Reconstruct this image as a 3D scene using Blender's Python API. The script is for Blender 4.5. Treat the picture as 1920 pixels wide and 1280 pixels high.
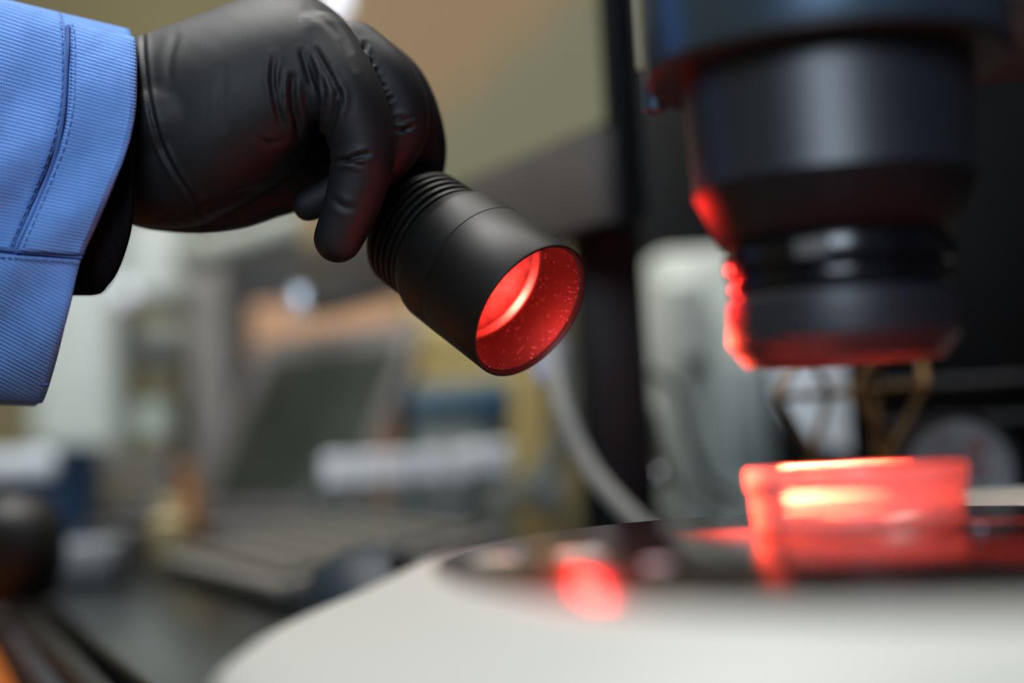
import bpy, bmesh, math, random
import numpy as np
from mathutils import Vector, Matrix
random.seed(7); rng = np.random.default_rng(7)
for o in list(bpy.data.objects): bpy.data.objects.remove(o)
S = bpy.context.scene; COL = S.collection
PI = math.pi

# ------------------------------------------------------------------ camera
FPX = 1920 * 50 / 36.0
CAM = Vector((0, 0, 0.08))
PITCH, ROLL = math.radians(4.52), math.radians(3.0)
FW = Vector((0, math.cos(PITCH), math.sin(PITCH)))
_u0 = Vector((0, -math.sin(PITCH), math.cos(PITCH))); _r0 = Vector((1, 0, 0))
RT = _r0 * math.cos(ROLL) - _u0 * math.sin(ROLL)
UP = _r0 * math.sin(ROLL) + _u0 * math.cos(ROLL)
def P(px, py, d):
    px, py, d = float(px), float(py), float(d)
    return CAM + d * (FW + RT * ((px - 960) / FPX) + UP * ((640 - py) / FPX))
def W(r, d): return float(r) * float(d) / FPX
cd = bpy.data.cameras.new('camera'); cam = bpy.data.objects.new('camera', cd); COL.objects.link(cam)
cd.lens = 50; cd.sensor_width = 36; cd.clip_start = 0.01; cd.clip_end = 50
M3 = Matrix((RT, UP, -FW)).transposed()
cam.matrix_world = Matrix.Translation(CAM) @ M3.to_4x4()
cd.dof.use_dof = True; cd.dof.focus_distance = 0.458; cd.dof.aperture_fstop = 2.8
S.camera = cam
# ------------------------------------------------------------------ world, lights, exposure
w = bpy.data.worlds.new('world'); S.world = w; w.use_nodes = True
bg = w.node_tree.nodes['Background']; bg.inputs[0].default_value = (0.75, 0.85, 1.0, 1); bg.inputs[1].default_value = 0.10
def area(name, loc, target, sx, sy, power, color):
    l = bpy.data.lights.new(name, 'AREA'); l.shape = 'RECTANGLE'; l.size = sx; l.size_y = sy; l.energy = power; l.color = color
    o = bpy.data.objects.new(name, l); COL.objects.link(o); o.location = loc
    o.rotation_euler = (Vector(target) - Vector(loc)).to_track_quat('-Z', 'Y').to_euler()
    return o
area('window_daylight', (-0.35, -1.7, 1.15), (0.0, 0.4, 0.15), 0.9, 1.0, 40, (0.72, 0.85, 1.0))
area('overhead_light', (-0.45, 0.75, 1.75), (-0.35, 0.75, 0), 1.2, 0.6, 28, (0.97, 0.97, 0.96))
area('overhead_light', (0.10, 1.0, 1.95), (0.12, 1.25, 0), 1.2, 0.6, 28, (1.0, 0.96, 0.90))  # unseen fill lamp, added to brighten the background
S.view_settings.view_transform = 'Standard'; S.view_settings.look = 'None'
S.view_settings.exposure = 0.0; S.view_settings.gamma = 1.0; S.view_settings.use_curve_mapping = False

# ------------------------------------------------------------------ materials
def lin(c): return tuple(((v / 255) / 12.92 if v / 255 <= .04045 else ((v / 255 + .055) / 1.055) ** 2.4) for v in c)
def mat(name, col, rough=.5, metal=0, noise=.12, nscale=40, bump=0, bscale=400, spec=.5, emit=None, estr=0, coat=0, alpha=None):
    m = bpy.data.materials.new(name); m.use_nodes = True
    nt = m.node_tree; b = nt.nodes['Principled BSDF']; L = nt.links.new
    c = lin(col)
    tc = nt.nodes.new('ShaderNodeTexCoord')
    nz = nt.nodes.new('ShaderNodeTexNoise'); nz.inputs['Scale'].default_value = nscale; nz.inputs['Detail'].default_value = 5
    L(tc.outputs['Object'], nz.inputs['Vector'])
    rp = nt.nodes.new('ShaderNodeValToRGB')
    rp.color_ramp.elements[0].position = .3; rp.color_ramp.elements[1].position = .7
    rp.color_ramp.elements[0].color = tuple(v * (1 - noise) for v in c) + (1,)
    rp.color_ramp.elements[1].color = tuple(min(1, v * (1 + noise)) for v in c) + (1,)
    L(nz.outputs['Fac'], rp.inputs['Fac']); L(rp.outputs['Color'], b.inputs['Base Color'])
    b.inputs['Roughness'].default_value = rough; b.inputs['Metallic'].default_value = metal
    b.inputs['Specular IOR Level'].default_value = spec; b.inputs['Coat Weight'].default_value = coat
    if bump:
        n2 = nt.nodes.new('ShaderNodeTexNoise'); n2.inputs['Scale'].default_value = bscale; n2.inputs['Detail'].default_value = 3
        L(tc.outputs['Object'], n2.inputs['Vector'])
        bp = nt.nodes.new('ShaderNodeBump'); bp.inputs['Strength'].default_value = bump; bp.inputs['Distance'].default_value = .0005
        L(n2.outputs['Fac'], bp.inputs['Height']); L(bp.outputs['Normal'], b.inputs['Normal'])
    if emit:
        b.inputs['Emission Color'].default_value = lin(emit) + (1,); b.inputs['Emission Strength'].default_value = estr
    return m
def clear_mat(name, tint, transp=.4, transl=.6, rough=.15):
    m = bpy.data.materials.new(name); m.use_nodes = True
    nt = m.node_tree; nt.nodes.clear(); N = nt.nodes.new; L = nt.links.new
    out = N('ShaderNodeOutputMaterial'); tr = N('ShaderNodeBsdfTransparent'); tl = N('ShaderNodeBsdfTranslucent'); df = N('ShaderNodeBsdfDiffuse'); gl = N('ShaderNodeBsdfGlossy')
    c = lin(tint) + (1,)
    tr.inputs[0].default_value = tuple(.6 + .4 * v for v in c[:3]) + (1,); tl.inputs[0].default_value = c; df.inputs[0].default_value = c
    gl.inputs['Roughness'].default_value = rough
    m1 = N('ShaderNodeMixShader'); m1.inputs[0].default_value = transl; L(df.outputs[0], m1.inputs[1]); L(tl.outputs[0], m1.inputs[2])
    m2 = N('ShaderNodeMixShader'); m2.inputs[0].default_value = transp; L(m1.outputs[0], m2.inputs[1]); L(tr.outputs[0], m2.inputs[2])
    fr = N('ShaderNodeFresnel'); fr.inputs['IOR'].default_value = 1.4
    m3 = N('ShaderNodeMixShader'); L(fr.outputs[0], m3.inputs[0]); L(m2.outputs[0], m3.inputs[1]); L(gl.outputs[0], m3.inputs[2])
    L(m3.outputs[0], out.inputs['Surface'])
    return m

# ------------------------------------------------------------------ mesh helpers
def link(name, me, m=None, parent=None, smooth=False):
    o = bpy.data.objects.new(name, me); COL.objects.link(o)
    if m: me.materials.append(m)
    if parent: o.parent = parent
    if smooth:
        for p in me.polygons: p.use_smooth = True
        try: me.set_sharp_from_angle(angle=math.radians(38))
        except Exception: pass
    return o
def fin(name, bm, m=None, parent=None, smooth=False):
    bmesh.ops.recalc_face_normals(bm, faces=bm.faces[:])
    me = bpy.data.meshes.new(name); bm.to_mesh(me); bm.free()
    return link(name, me, m, parent, smooth)
def empty(name, loc, rot=None):
    o = bpy.data.objects.new(name, None); COL.objects.link(o); o.empty_display_size = .02
    o.matrix_world = Matrix.Translation(loc) @ (rot.to_4x4() if rot else Matrix())
    return o
def tag(o, label, cat, group=None, kind=None):
    o['label'] = label; o['category'] = cat
    if group: o['group'] = group
    if kind: o['kind'] = kind
    return o
def struct(o, label, cat=None):
    o['kind'] = 'structure'; o['label'] = label
    if cat: o['category'] = cat
    return o
def bx(bm, c, s, bev=0, rot=None, seg=2):
    r = bmesh.ops.create_cube(bm, size=1); vs = r['verts']
    M = Matrix.Translation(c) @ (rot.to_4x4() if rot else Matrix()) @ Matrix.Diagonal((s[0], s[1], s[2], 1))
    bmesh.ops.transform(bm, matrix=M, verts=vs)
    if bev:
        es = list({e for v in vs for e in v.link_edges})
        bmesh.ops.bevel(bm, geom=es, offset=bev, segments=seg, affect='EDGES', profile=.5)
def box(name, c, s, m, parent=None, bev=.002, rot=None, seg=2):
    bm = bmesh.new(); bx(bm, c, s, bev, rot, seg); return fin(name, bm, m, parent, True)
def lathe_bm(bm, prof, n=64, cap0=True, cap1=True, T=None):
    rings = []
    for r, z in prof:
        rings.append([bm.verts.new((r * math.cos(2 * PI * i / n), r * math.sin(2 * PI * i / n), z)) for i in range(n)])
    for a, b in zip(rings, rings[1:]):
        for i in range(n): bm.faces.new((a[i], a[(i + 1) % n], b[(i + 1) % n], b[i]))
    if cap0: bm.faces.new(rings[0][::-1])
    if cap1: bm.faces.new(rings[-1])
    if T is not None: bmesh.ops.transform(bm, matrix=T, verts=[v for r in rings for v in r])
def lathe(name, prof, m, parent=None, n=64, cap0=True, cap1=True, T=None):
    bm = bmesh.new(); lathe_bm(bm, prof, n, cap0, cap1, T); return fin(name, bm, m, parent, True)
def loft_bm(bm, rings, cap=True, closed=True):
    vr = [[bm.verts.new(p) for p in r] for r in rings]; n = len(vr[0])
    for a, b in zip(vr, vr[1:]):
        for i in range(n if closed else n - 1): bm.faces.new((a[i], a[(i + 1) % n], b[(i + 1) % n], b[i]))
    if cap: bm.faces.new(vr[0][::-1]); bm.faces.new(vr[-1])
    return vr
def catmull(pts, k):
    out = []; n = len(pts)
    for i in range(n - 1):
        p0 = pts[max(i - 1, 0)]; p1 = pts[i]; p2 = pts[i + 1]; p3 = pts[min(i + 2, n - 1)]
        for j in range(k):
            t = j / k
            out.append(.5 * ((2 * p1) + (p2 - p0) * t + (2 * p0 - 5 * p1 + 4 * p2 - p3) * t * t + (3 * p1 - p0 - 3 * p2 + p3) * t ** 3))
    out.append(pts[-1]); return out
def tube_bm(bm, pts, radii, n=16, round_ends=True):
    pts = [Vector(p) for p in pts]; rings = []
    t0 = (pts[1] - pts[0]).normalized(); a = t0.orthogonal().normalized()
    m = len(pts); P2, R2, TT = [], [], []
    tang = [((pts[min(i + 1, m - 1)] - pts[max(i - 1, 0)]).normalized()) for i in range(m)]
    if round_ends:
        for k in range(4):
            al = PI / 2 * (k + .3) / 4.3
            P2.append(pts[0] - tang[0] * radii[0] * math.cos(al)); R2.append(radii[0] * math.sin(al)); TT.append(tang[0])
    for p, r, t in zip(pts, radii, tang): P2.append(p); R2.append(r); TT.append(t)
    if round_ends:
        for k in range(3, -1, -1):
            al = PI / 2 * (k + .3) / 4.3
            P2.append(pts[-1] + tang[-1] * radii[-1] * math.cos(al)); R2.append(radii[-1] * math.sin(al)); TT.append(tang[-1])
    for p, r, t in zip(P2, R2, TT):
        a = (a - t * a.dot(t)).normalized(); b = t.cross(a)
        rings.append([p + (a * math.cos(2 * PI * i / n) + b * math.sin(2 * PI * i / n)) * r for i in range(n)])
    loft_bm(bm, rings)
def tube(name, pts, r, m, parent=None, n=12, k=6):
    pts = catmull([Vector(p) for p in pts], k); bm = bmesh.new()
    rr = r if isinstance(r, (list, tuple)) else [r] * len(pts)
    if len(rr) != len(pts): rr = list(np.interp(np.linspace(0, 1, len(pts)), np.linspace(0, 1, len(rr)), rr))
    tube_bm(bm, pts, rr, n); return fin(name, bm, m, parent, True)
def frame(x, z=None):
    """rotation matrix with given x axis (horizontal) and up z"""
    x = Vector(x).normalized(); z = Vector(z or (0, 0, 1)).normalized(); y = z.cross(x).normalized(); z = x.cross(y)
    return Matrix((x, y, z)).transposed()
def axis_frame(z):
    z = Vector(z).normalized(); x = Vector((0, 0, 1)).cross(z).normalized(); y = z.cross(x)
    return Matrix((x, y, z)).transposed()
def panel(name, q, thick, m, parent=None):
    """slab through four corner points, given thickness behind it"""
    q = [Vector(p) for p in q]; n = (q[1] - q[0]).cross(q[3] - q[0]).normalized()
    if n.dot(CAM - q[0]) < 0: n = -n
    bm = bmesh.new(); f = [bm.verts.new(p) for p in q]; b = [bm.verts.new(p - n * thick) for p in q]
    bm.faces.new(f); bm.faces.new(b[::-1])
    for i in range(4): bm.faces.new((f[i], b[i], b[(i + 1) % 4], f[(i + 1) % 4]))
    return fin(name, bm, m, parent)

# ------------------------------------------------------------------ room and desk
E = Vector((.398, -.917, 0)).normalized(); B = Vector((.917, .398, 0)).normalized()   # along the desk's front edge / towards its back
F0 = Vector((-.146, .5245, 0))
RE = frame(E)
struct(link('floor', (lambda me: (me.from_pydata([(-3, -2.5, -.75), (3, -2.5, -.75), (3, 3.2, -.75), (-3, 3.2, -.75)], [], [(0, 1, 2, 3)]), me)[1])(bpy.data.meshes.new('floor')), mat('floor_vinyl', (120, 92, 66), .45, nscale=6)), 'brown vinyl floor under the desk')
m_wall = mat('wall_paint_olive', (128, 119, 84), .8, nscale=3, bump=.2)
box('wall_back', (0, 2.65, .75), (6, .06, 3), m_wall, bev=0); struct(bpy.data.objects['wall_back'], 'olive beige painted back wall far out of focus')
box('wall_left', (-2.3, .4, .75), (.06, 5, 3), m_wall, bev=0); struct(bpy.data.objects['wall_left'], 'olive beige painted side wall')
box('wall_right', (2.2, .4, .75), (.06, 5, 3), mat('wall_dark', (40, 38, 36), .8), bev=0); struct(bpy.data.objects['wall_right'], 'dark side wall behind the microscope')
box('ceiling', (0, .4, 2.3), (6, 5, .05), mat('ceiling_white', (200, 198, 188), .9), bev=0); struct(bpy.data.objects['ceiling'], 'white ceiling')
desk = empty('desk', F0 + Vector((0, 0, -.75)), RE); tag(desk, 'dark glossy desk top with a black front edge', 'desk')
m_desk = mat('desk_black_glass', (13, 15, 16), .2, noise=.3, nscale=8, spec=.2)
m_black = mat('black_plastic', (14, 14, 15), .5, noise=.2)
box('desk_top', (-.2, .62, .735), (2.4, 1.22, .03), m_desk, desk, .003)
box('front_edge', (-.2, -.002, .7325), (2.4, .012, .028), m_black, desk, .004)
for x in (-1.3, .9):
    for y in (.08, 1.1): box('leg', (x, y, .36), (.05, .05, .72), m_black, desk, .003)

# ------------------------------------------------------------------ microscope
m_white = mat('scope_white_enamel', (176, 175, 167), .45, noise=.03, nscale=20, spec=.25)
m_plate = mat('stage_plate_black', (24, 18, 18), .15, noise=.4, nscale=260, bump=.12, bscale=1800, spec=.55)
m_anod = mat('black_anodised', (24, 29, 38), .43, noise=.15, nscale=300, bump=.10, bscale=1500, spec=.9)
m_gloss = mat('black_gloss_ring', (12, 12, 16), .2, noise=.1, spec=.5)
m_conem = mat('black_satin_cone', (13, 14, 17), .5, noise=.1, spec=.35)
m_steel = mat('blued_steel', (92, 110, 128), .3, .8, noise=.08, nscale=30)
CX, CY = .084, .345; ZB = .0560
scope = empty('microscope', (CX, CY, 0)); tag(scope, 'stereo microscope with white base, black stage plate and black objective barrel', 'microscope')
def ell(a, b, z, n=96, p=2.0, cx=0, cy=0):
    out = []
    for i in range(n):
        t = 2 * PI * i / n; c, s = math.cos(t), math.sin(t)
        out.append(Vector((cx + a * math.copysign(abs(c) ** (2 / p), c), cy + b * math.copysign(abs(s) ** (2 / p), s), z)))
    return out
bm = bmesh.new()
lv = [(.134, .146, .0), (.140, .150, .006), (.148, .155, .018), (.1525, .158, .026), (.1535, .1585, .031), (.152, .1575, .0360), (.1455, .155, .0405), (.137, .151, .0440), (.1275, .147, .0473), (.1195, .1430, .0505), (.1135, .1390, .0531), (.1090, .1355, .0550), (.107, .133, .0556), (.102, .1295, .0557), (.06, .08, .0557)]
loft_bm(bm, [ell(a, b + .011, z, 112, 2.05, cy=-.0115) for a, b, z in lv])
base = fin('base', bm, m_white, scope, True)
bm = bmesh.new(); loft_bm(bm, [ell(.1045, .1435, .0550, 112, cy=-.0125), ell(.1045, .1435, .0559, 112, cy=-.0125), ell(.1040, .1430, .0562, 112, cy=-.0125), ell(.02, .02, .0562, 112)])
plate = fin('stage_plate', bm, m_plate, base, True); plate['label'] = 'black semi-gloss stage plate with dust'
# objective, lathed about a vertical axis above the dish
OX, OY = .0845, .362
T = Matrix.Translation((OX - CX, OY - CY, 0))
lathe('front_bezel', [(.021, .1040), (.0225, .0994), (.0245, .0990), (.0288, .1042), (.0288, .1046)], mat('bezel_satin', (44, 42, 44), .4, spec=.5), scope, cap0=False, T=T)
lathe('front_glass', [(.0212, .1036), (.0150, .1022), (.006, .1016)], mat('lens_glass', (25, 10, 12), .04, spec=1), scope, T=T)
lathe('front_ring', [(.0288, .1046), (.0290, .1056), (.0288, .1148), (.0280, .1156)], m_anod, scope, T=T)
lathe('grip_ring', [(.0272, .1154), (.0272, .1162), (.0282, .1170), (.0284, .1184), (.0282, .1200), (.0272, .1208)], m_gloss, scope, T=T)
lathe('scale_ring', [(.0272, .1206), (.0272, .1214), (.0288, .1222), (.0291, .1240), (.0289, .1275), (.0280, .1292), (.0268, .1296)], m_gloss, scope, T=T)
lathe('cone', [(.0262, .1294), (.0285, .1300), (.0297, .1308), (.0356, .1430), (.0358, .1438)], m_conem, scope, T=T)
lathe('barrel', [(.0358, .1438), (.0357, .1446), (.0368, .1745), (.0368, .19)], m_anod, scope, n=96, T=T)
fl = lathe('mount_ring', [(.0368, .1748), (.0455, .1740), (.0462, .1748), (.0466, .1762), (.0466, .23), (.03, .232)], m_steel, scope, n=96, cap0=False, T=T)
bm = bmesh.new(); lathe_bm(bm, [(.0369, .1738), (.0452, .1730), (.0461, .1741), (.0461, .1750)], 96, False, False, T); fin('ring_lip', bm, m_black, fl, True)
# magnification plate wrapped on the scale ring
m_lbl = mat('label_grey', (62, 62, 62), .4); m_mark = mat('label_print', (150, 148, 140), .5)
def on_ring(a, z, r): return Vector((OX - CX + r * math.sin(a), OY - CY - r * math.cos(a), z))
aim = math.atan2(-OX, OY)   # azimuth facing the camera
bm = bmesh.new(); rows = []
for j in range(2):
    rows.append([bm.verts.new(on_ring(aim - .36 + .30 * i / 8, .1231 + .0044 * j, .02915)) for i in range(9)])
for i in range(8): bm.faces.new((rows[0][i], rows[0][i + 1], rows[1][i + 1], rows[1][i]))
lp = fin('magnification_plate', bm, m_lbl, scope, True)
def glyph(strokes, a0, wdt, z0, h, name='print'):
    bm = bmesh.new()
    for (x0, y0, x1, y1) in strokes:
        p = on_ring(a0 + wdt * x0, z0 + h * y0, .0293); q = on_ring(a0 + wdt * x1, z0 + h * y1, .0293)
        tube_bm(bm, [p, q], [.00022, .00022], 6, False)
    fin(name, bm, m_mark, lp)
glyph([(.5, 0, .5, 1), (.2, .75, .5, 1)], aim - .335, .05, .1238, .003)
glyph([(.5, 0, .5, .08)], aim - .29, .04, .1238, .003)
glyph([(0, 0, 0, 1), (0, 1, 1, 1), (1, 1, 1, 0), (1, 0, 0, 0)], aim - .245, .055, .1238, .003)
glyph([(0, 0, 1, 1), (0, 1, 1, 0)], aim - .165, .055, .1238, .003)
# pale clamp knob beside the ring, focus arm and column
kn = P(1218, 20, .405)
Tk = Matrix.Translation(Vector(kn) - Vector((CX, CY, 0)))
lathe('clamp_knob', [(.0005, -.018), (.0042, -.0175), (.005, -.016), (.005, .03), (.004, .031)], mat('knob_champagne', (190, 186, 160), .35, .3), scope, n=32, T=Tk)
lathe('clamp_screw', [(.002, -.030), (.0036, -.029), (.0036, -.016)], mat('screw_blued', (60, 80, 100), .4, .5), scope, n=24, T=Tk)
box('focus_arm', (.155, .07, .225), (.30, .09, .07), mat('arm_dark_satin', (50, 42, 44), .45), scope, .012)
m_col = mat('column_black', (7, 7, 8), .7, noise=.4, nscale=500, bump=.3, bscale=900, spec=.25)
box('column', (.235, .24, .16), (.12, .10, .32), m_col, scope, .012)
for z in (.205, .222, .236): box('column_rib', (.170, .178, z), (.07, .026, .0022), mat('rib_dark', (40, 38, 38), .5), scope, .0008)
box('column_foot', (.185, .185, .0290), (.22, .12, .055), mat('foot_beige', (128, 126, 118), .5), scope, .016, seg=4)
scope['label'] = 'stereo microscope with white base, black stage plate and black objective barrel'

# ------------------------------------------------------------------ petri dish
DX, DY, DZ = .0850, .362, ZB + .0004
dish = empty('petri_dish', (DX, DY, DZ)); tag(dish, 'clear petri dish glowing red in the flashlight beam on the black stage plate', 'petri dish')
m_dish = clear_mat('dish_frosted', (255, 244, 240), .14, .93, .10); m_dclear = clear_mat('dish_clear', (255, 244, 240), .9, .95, .06); m_liq = clear_mat('dish_medium', (255, 240, 235), .78, .7, .1); m_dfl = clear_mat('dish_floor', (120, 104, 100), .25, .2, .1)
def dish_part(name, prof, inner_from):
    n = 72; bm = bmesh.new(); lathe_bm(bm, prof, n, False, False); bm.faces.ensure_lookup_table()
    for k, f in enumerate(bm.faces): f.material_index = 1 if k // n >= inner_from else 0
    o = fin(name, bm, m_dish, dish, True); o.data.materials.append(m_dclear); return o
dish_part('dish_bottom', [(.0245, 0), (.0257, .0008), (.0262, .0025), (.0268, .0150), (.0260, .0150), (.0254, .0028), (.0240, .0014)], 3)
lathe('dish_floor', [(.0240, .0009), (.0240, .0014), (.001, .0014)], m_dfl, dish)
dish_part('lid', [(.0272, .0108), (.0275, .0112), (.0277, .0152), (.0273, .0164), (.0262, .0168), (.0001, .0168), (.0001, .0161), (.0262, .0160), (.0270, .0150), (.0270, .0108)], 3)
lathe('medium', [(.0238, .0016), (.0250, .0028), (.0252, .0062), (.0249, .0059), (.02, .0058)], m_liq, dish)

# ------------------------------------------------------------------ flashlight
bez = P(997, 585, .462)
_c37, _s37 = math.cos(math.radians(37)), math.sin(math.radians(37)); OUT = .57
ax_c = math.sqrt(1 - OUT * OUT)
AX = (RT * (_c37 * ax_c) - UP * (_s37 * ax_c) - FW * OUT).normalized()     # direction the beam points
RF = axis_frame(-AX)                                                        # local +z runs back along the tube
torch = empty('flashlight', bez, RF); tag(torch, 'black aluminium flashlight with red beam held in the gloved hand', 'flashlight')
m_fl = mat('flashlight_anodised', (16, 15, 14), .5, noise=.08, nscale=400, bump=.04, bscale=2500, spec=.28)
m_flg = mat('flashlight_groove', (6, 6, 7), .5, spec=.3)
lathe('bezel', [(.0232, .0012), (.0236, 0), (.0243, .0002), (.0245, .0010), (.0245, .0268), (.02435, .0270)], m_fl, torch, 96, False, False)
lathe('head', [(.0242, .0269), (.0245, .0272), (.0244, .0385), (.0240, .0402), (.0226, .0432), (.0223, .0441), (.0196, .0442)], m_fl, torch, 96, False, False)
for k in range(4):
    z = .0452 + k * .0031
    lathe('cooling_fin', [(.0196, z), (.0217, z + .0001), (.0221, z + .0003), (.0221, z + .0015), (.0217, z + .0018), (.0196, z + .0019)], m_fl, torch, 96, False, False)
lathe('fin_core', [(.0197, .0438), (.0197, .0580)], m_flg, torch, 64, False, False)
lathe('neck', [(.0197, .0576), (.0219, .0578), (.0219, .0600), (.0205, .0622), (.0150, .0640), (.0128, .0650)], m_fl, torch, 64, False, False)
lathe('battery_tube', [(.0128, .0648), (.0126, .0660), (.0126, .0980), (.0132, .0985), (.0132, .1080), (.0120, .1090)], m_fl, torch, 48, False, True)
m_bore = mat('bore_anodised', (16, 12, 12), .5, noise=.2, nscale=300, spec=.6)
lathe('bore', [(.0233, .0010), (.0226, .0016), (.0222, .0200)], m_bore, torch, 96, False, False)
m_refl = mat('reflector_metal', (215, 205, 200), .34, 1.0, noise=.1, nscale=500)
lathe('reflector_ring', [(.0222, .0200), (.0213, .0201), (.0201, .0221)], m_refl, torch, 96, False, False)
lathe('reflector', [(.0201, .0221), (.0194, .0224), (.0170, .0250), (.0140, .0280), (.0100, .0310), (.0040, .0330)], mat('reflector_satin', (150, 130, 130), .5, .9, noise=.3, nscale=300), torch, 96, False, True)
lathe('light_emitter', [(.0030, .0338), (.0030, .0328), (.0012, .0322)], mat('led_red', (255, 30, 20), .4, emit=(255, 45, 25), estr=8), torch, 24)
# dust on the inner wall
bm = bmesh.new()
for i in range(420):
    z = random.uniform(.0015, .0195); a = random.uniform(0, 2 * PI)
    if i > 250: a = random.gauss(PI * 1.2, .9); z = random.choice([random.gauss(.004, .0015), random.gauss(.017, .002)])
    z = min(max(z, .0015), .0195); r = .0222 + .0004 * (1 - z / .02); s = random.choice([.00004, .00006, .00008, .00008, .00012, .00016])
    bmesh.ops.create_icosphere(bm, subdivisions=1, radius=s, matrix=Matrix.Translation((r * math.cos(a), r * math.sin(a), z)))
du = fin('dust', bm, mat('dust_white', (235, 225, 220), .7), torch); du['kind'] = 'stuff'
def spot(name, z, power, size, blend, rad, aim=None, col=(1, .022, .018)):
    l = bpy.data.lights.new(name, 'SPOT'); l.energy = power; l.color = col; l.spot_size = math.radians(size); l.spot_blend = blend; l.shadow_soft_size = rad
    o = bpy.data.objects.new(name, l); COL.objects.link(o); o.parent = torch; o.location = (0, 0, z)   # spot points along local -z: the beam direction
    if aim is not None: o.rotation_euler = (RF.inverted() @ (aim - (bez - AX * z)).normalized()).to_track_quat('-Z', 'Y').to_euler()
    return o
spot('beam_core', .012, 450, 33, .85, .006, Vector((DX + .003, DY - .005, DZ + .009)), (1, .066, .032))
spot('beam_spill', .009, .34, 116, .5, .004)
l = bpy.data.lights.new('emitter_glow', 'POINT'); l.energy = .075; l.color = (1, .032, .022); l.shadow_soft_size = .002
o = bpy.data.objects.new('emitter_glow', l); COL.objects.link(o); o.parent = torch; o.location = (0, 0, .011)

# ------------------------------------------------------------------ person: gloved hand and sleeves
person = empty('person', P(200, 250, .486)); tag(person, 'person reaching in with black glove and light blue sleeve, holding flashlight', 'person')
def to_local(o):    # parent to the person, keeping world placement
    o.parent = person; o.matrix_parent_inverse = person.matrix_world.inverted(); return o
bm = bmesh.new()
def sring(x, y0, y1, dc, hd, n=80, p=2.3, sh=0):
    out = []; yc = (y0 + y1) / 2; hy = (y1 - y0) / 2
    for i in range(n):
        t = 2 * PI * i / n; c, s = math.cos(t), math.sin(t)
        yy = -hy * math.copysign(abs(c) ** (2 / p), c)
        out.append(P(x + sh * yy, yc + yy, dc - hd * math.copysign(abs(s) ** (2 / p), s)))
    return out
palm = [(-420, 150, 380, .490, .026), (-60, 125, 390, .488, .026), (150, 100, 405, .487, .024), (235, 76, 420, .486, .027), (310, 49, 428, .486, .032), (380, 24, 420, .487, .036), (450, -2, 385, .489, .038),
        (520, -18, 345, .491, .039), (575, -12, 300, .492, .038), (625, 18, 240, .493, .034), (665, 56, 195, .494, .029), (692, 92, 158, .495, .021)]
pk = [np.array(r, float) for r in palm]; pk = catmull(pk, 4)
loft_bm(bm, [sring(*r) for r in pk])
def chain(pts, n=28, k=7):
    a = catmull([np.array(p, float) for p in pts], k)
    tube_bm(bm, [P(p[0], p[1], p[2]) for p in a], [W(p[3], p[2]) for p in a], n)
chain([(285, 350, .494, 82), (370, 355, .498, 84), (450, 350, .502, 79), (520, 345, .507, 62), (575, 340, .513, 52)])          # thumb base
chain([(520, 345, .510, 56), (600, 345, .528, 46), (680, 370, .536, 42), (730, 390, .538, 38)])                                 # thumb
chain([(330, 240, .470, 100), (430, 220, .470, 100), (520, 195, .468, 84), (575, 180, .468, 66)])                               # ulnar pad
chain([(598, 94, .470, 73), (648, 178, .4615, 70), (680, 270, .4600, 63), (672, 340, .4600, 57), (654, 400, .4605, 52), (634, 447, .4615, 47)])   # little finger
chain([(664, 96, .484, 57), (716, 150, .480, 62), (750, 214, .479, 56), (736, 278, .479, 50), (690, 330, .479, 41), (625, 364, .480, 34), (578, 386, .481, 30)])  # ring finger
chain([(690, 112, .500, 52), (742, 163, .501, 58), (774, 235, .502, 57), (785, 300, .507, 52), (770, 360, .514, 45), (725, 405, .520, 40)])  # middle finger
chain([(690, 125, .520, 50), (738, 180, .522, 52), (758, 250, .527, 50), (752, 320, .534, 45), (715, 370, .540, 40)])           # index finger
chain([(560, 262, .500, 56), (620, 268, .504, 54), (680, 270, .508, 50)]); chain([(540, 320, .500, 44), (610, 318, .502, 44), (660, 300, .504, 44)])    # finger pads closed on the tube
raw = fin('glove_raw', bm)
md = raw.modifiers.new('r', 'REMESH'); md.mode = 'VOXEL'; md.voxel_size = .0007
dg = bpy.context.evaluated_depsgraph_get(); me = bpy.data.meshes.new_from_object(raw.evaluated_get(dg))
bpy.data.objects.remove(raw)
nv = len(me.vertices); co = np.empty(nv * 3); me.vertices.foreach_get('co', co); co = co.reshape(-1, 3)
ne = len(me.edges); ed = np.empty(ne * 2, dtype=np.int64); me.edges.foreach_get('vertices', ed); ed = ed.reshape(-1, 2)
deg = np.bincount(ed.ravel(), minlength=nv)[:, None].astype(float)
def relax(c, f):
    acc = np.zeros_like(c); np.add.at(acc, ed[:, 0], c[ed[:, 1]]); np.add.at(acc, ed[:, 1], c[ed[:, 0]])
    return c + f * (acc / deg - c)
for it in range(22): co = relax(co, .5); co = relax(co, -.51) if it % 2 else co
me.vertices.foreach_set('co', co.ravel()); me.update()
nr = np.empty(nv * 3); me.vertices.foreach_get('normal', nr); nr = nr.reshape(-1, 3)
rel = co - np.array(CAM); dep = rel @ np.array(FW); sx = 960 + FPX * (rel @ np.array(RT)) / dep; sy = 640 - FPX * (rel @ np.array(UP)) / dep
facing = np.clip(-(nr @ np.array(FW)) * 3 + .6, 0, 1)
def seg_dist(pts):
    best = np.full(nv, 1e9); tt = np.zeros(nv); L = len(pts) - 1
    for i in range(L):
        ax, ay = pts[i]; bx_, by = pts[i + 1]; dx, dy = bx_ - ax, by - ay; q = dx * dx + dy * dy
        t = np.clip(((sx - ax) * dx + (sy - ay) * dy) / q, 0, 1)
        d = np.hypot(sx - ax - t * dx, sy - ay - t * dy); k = d < best
        best = np.where(k, d, best); tt = np.where(k, (i + t) / L, tt)
    return best, tt
disp = np.zeros(nv)
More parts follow.
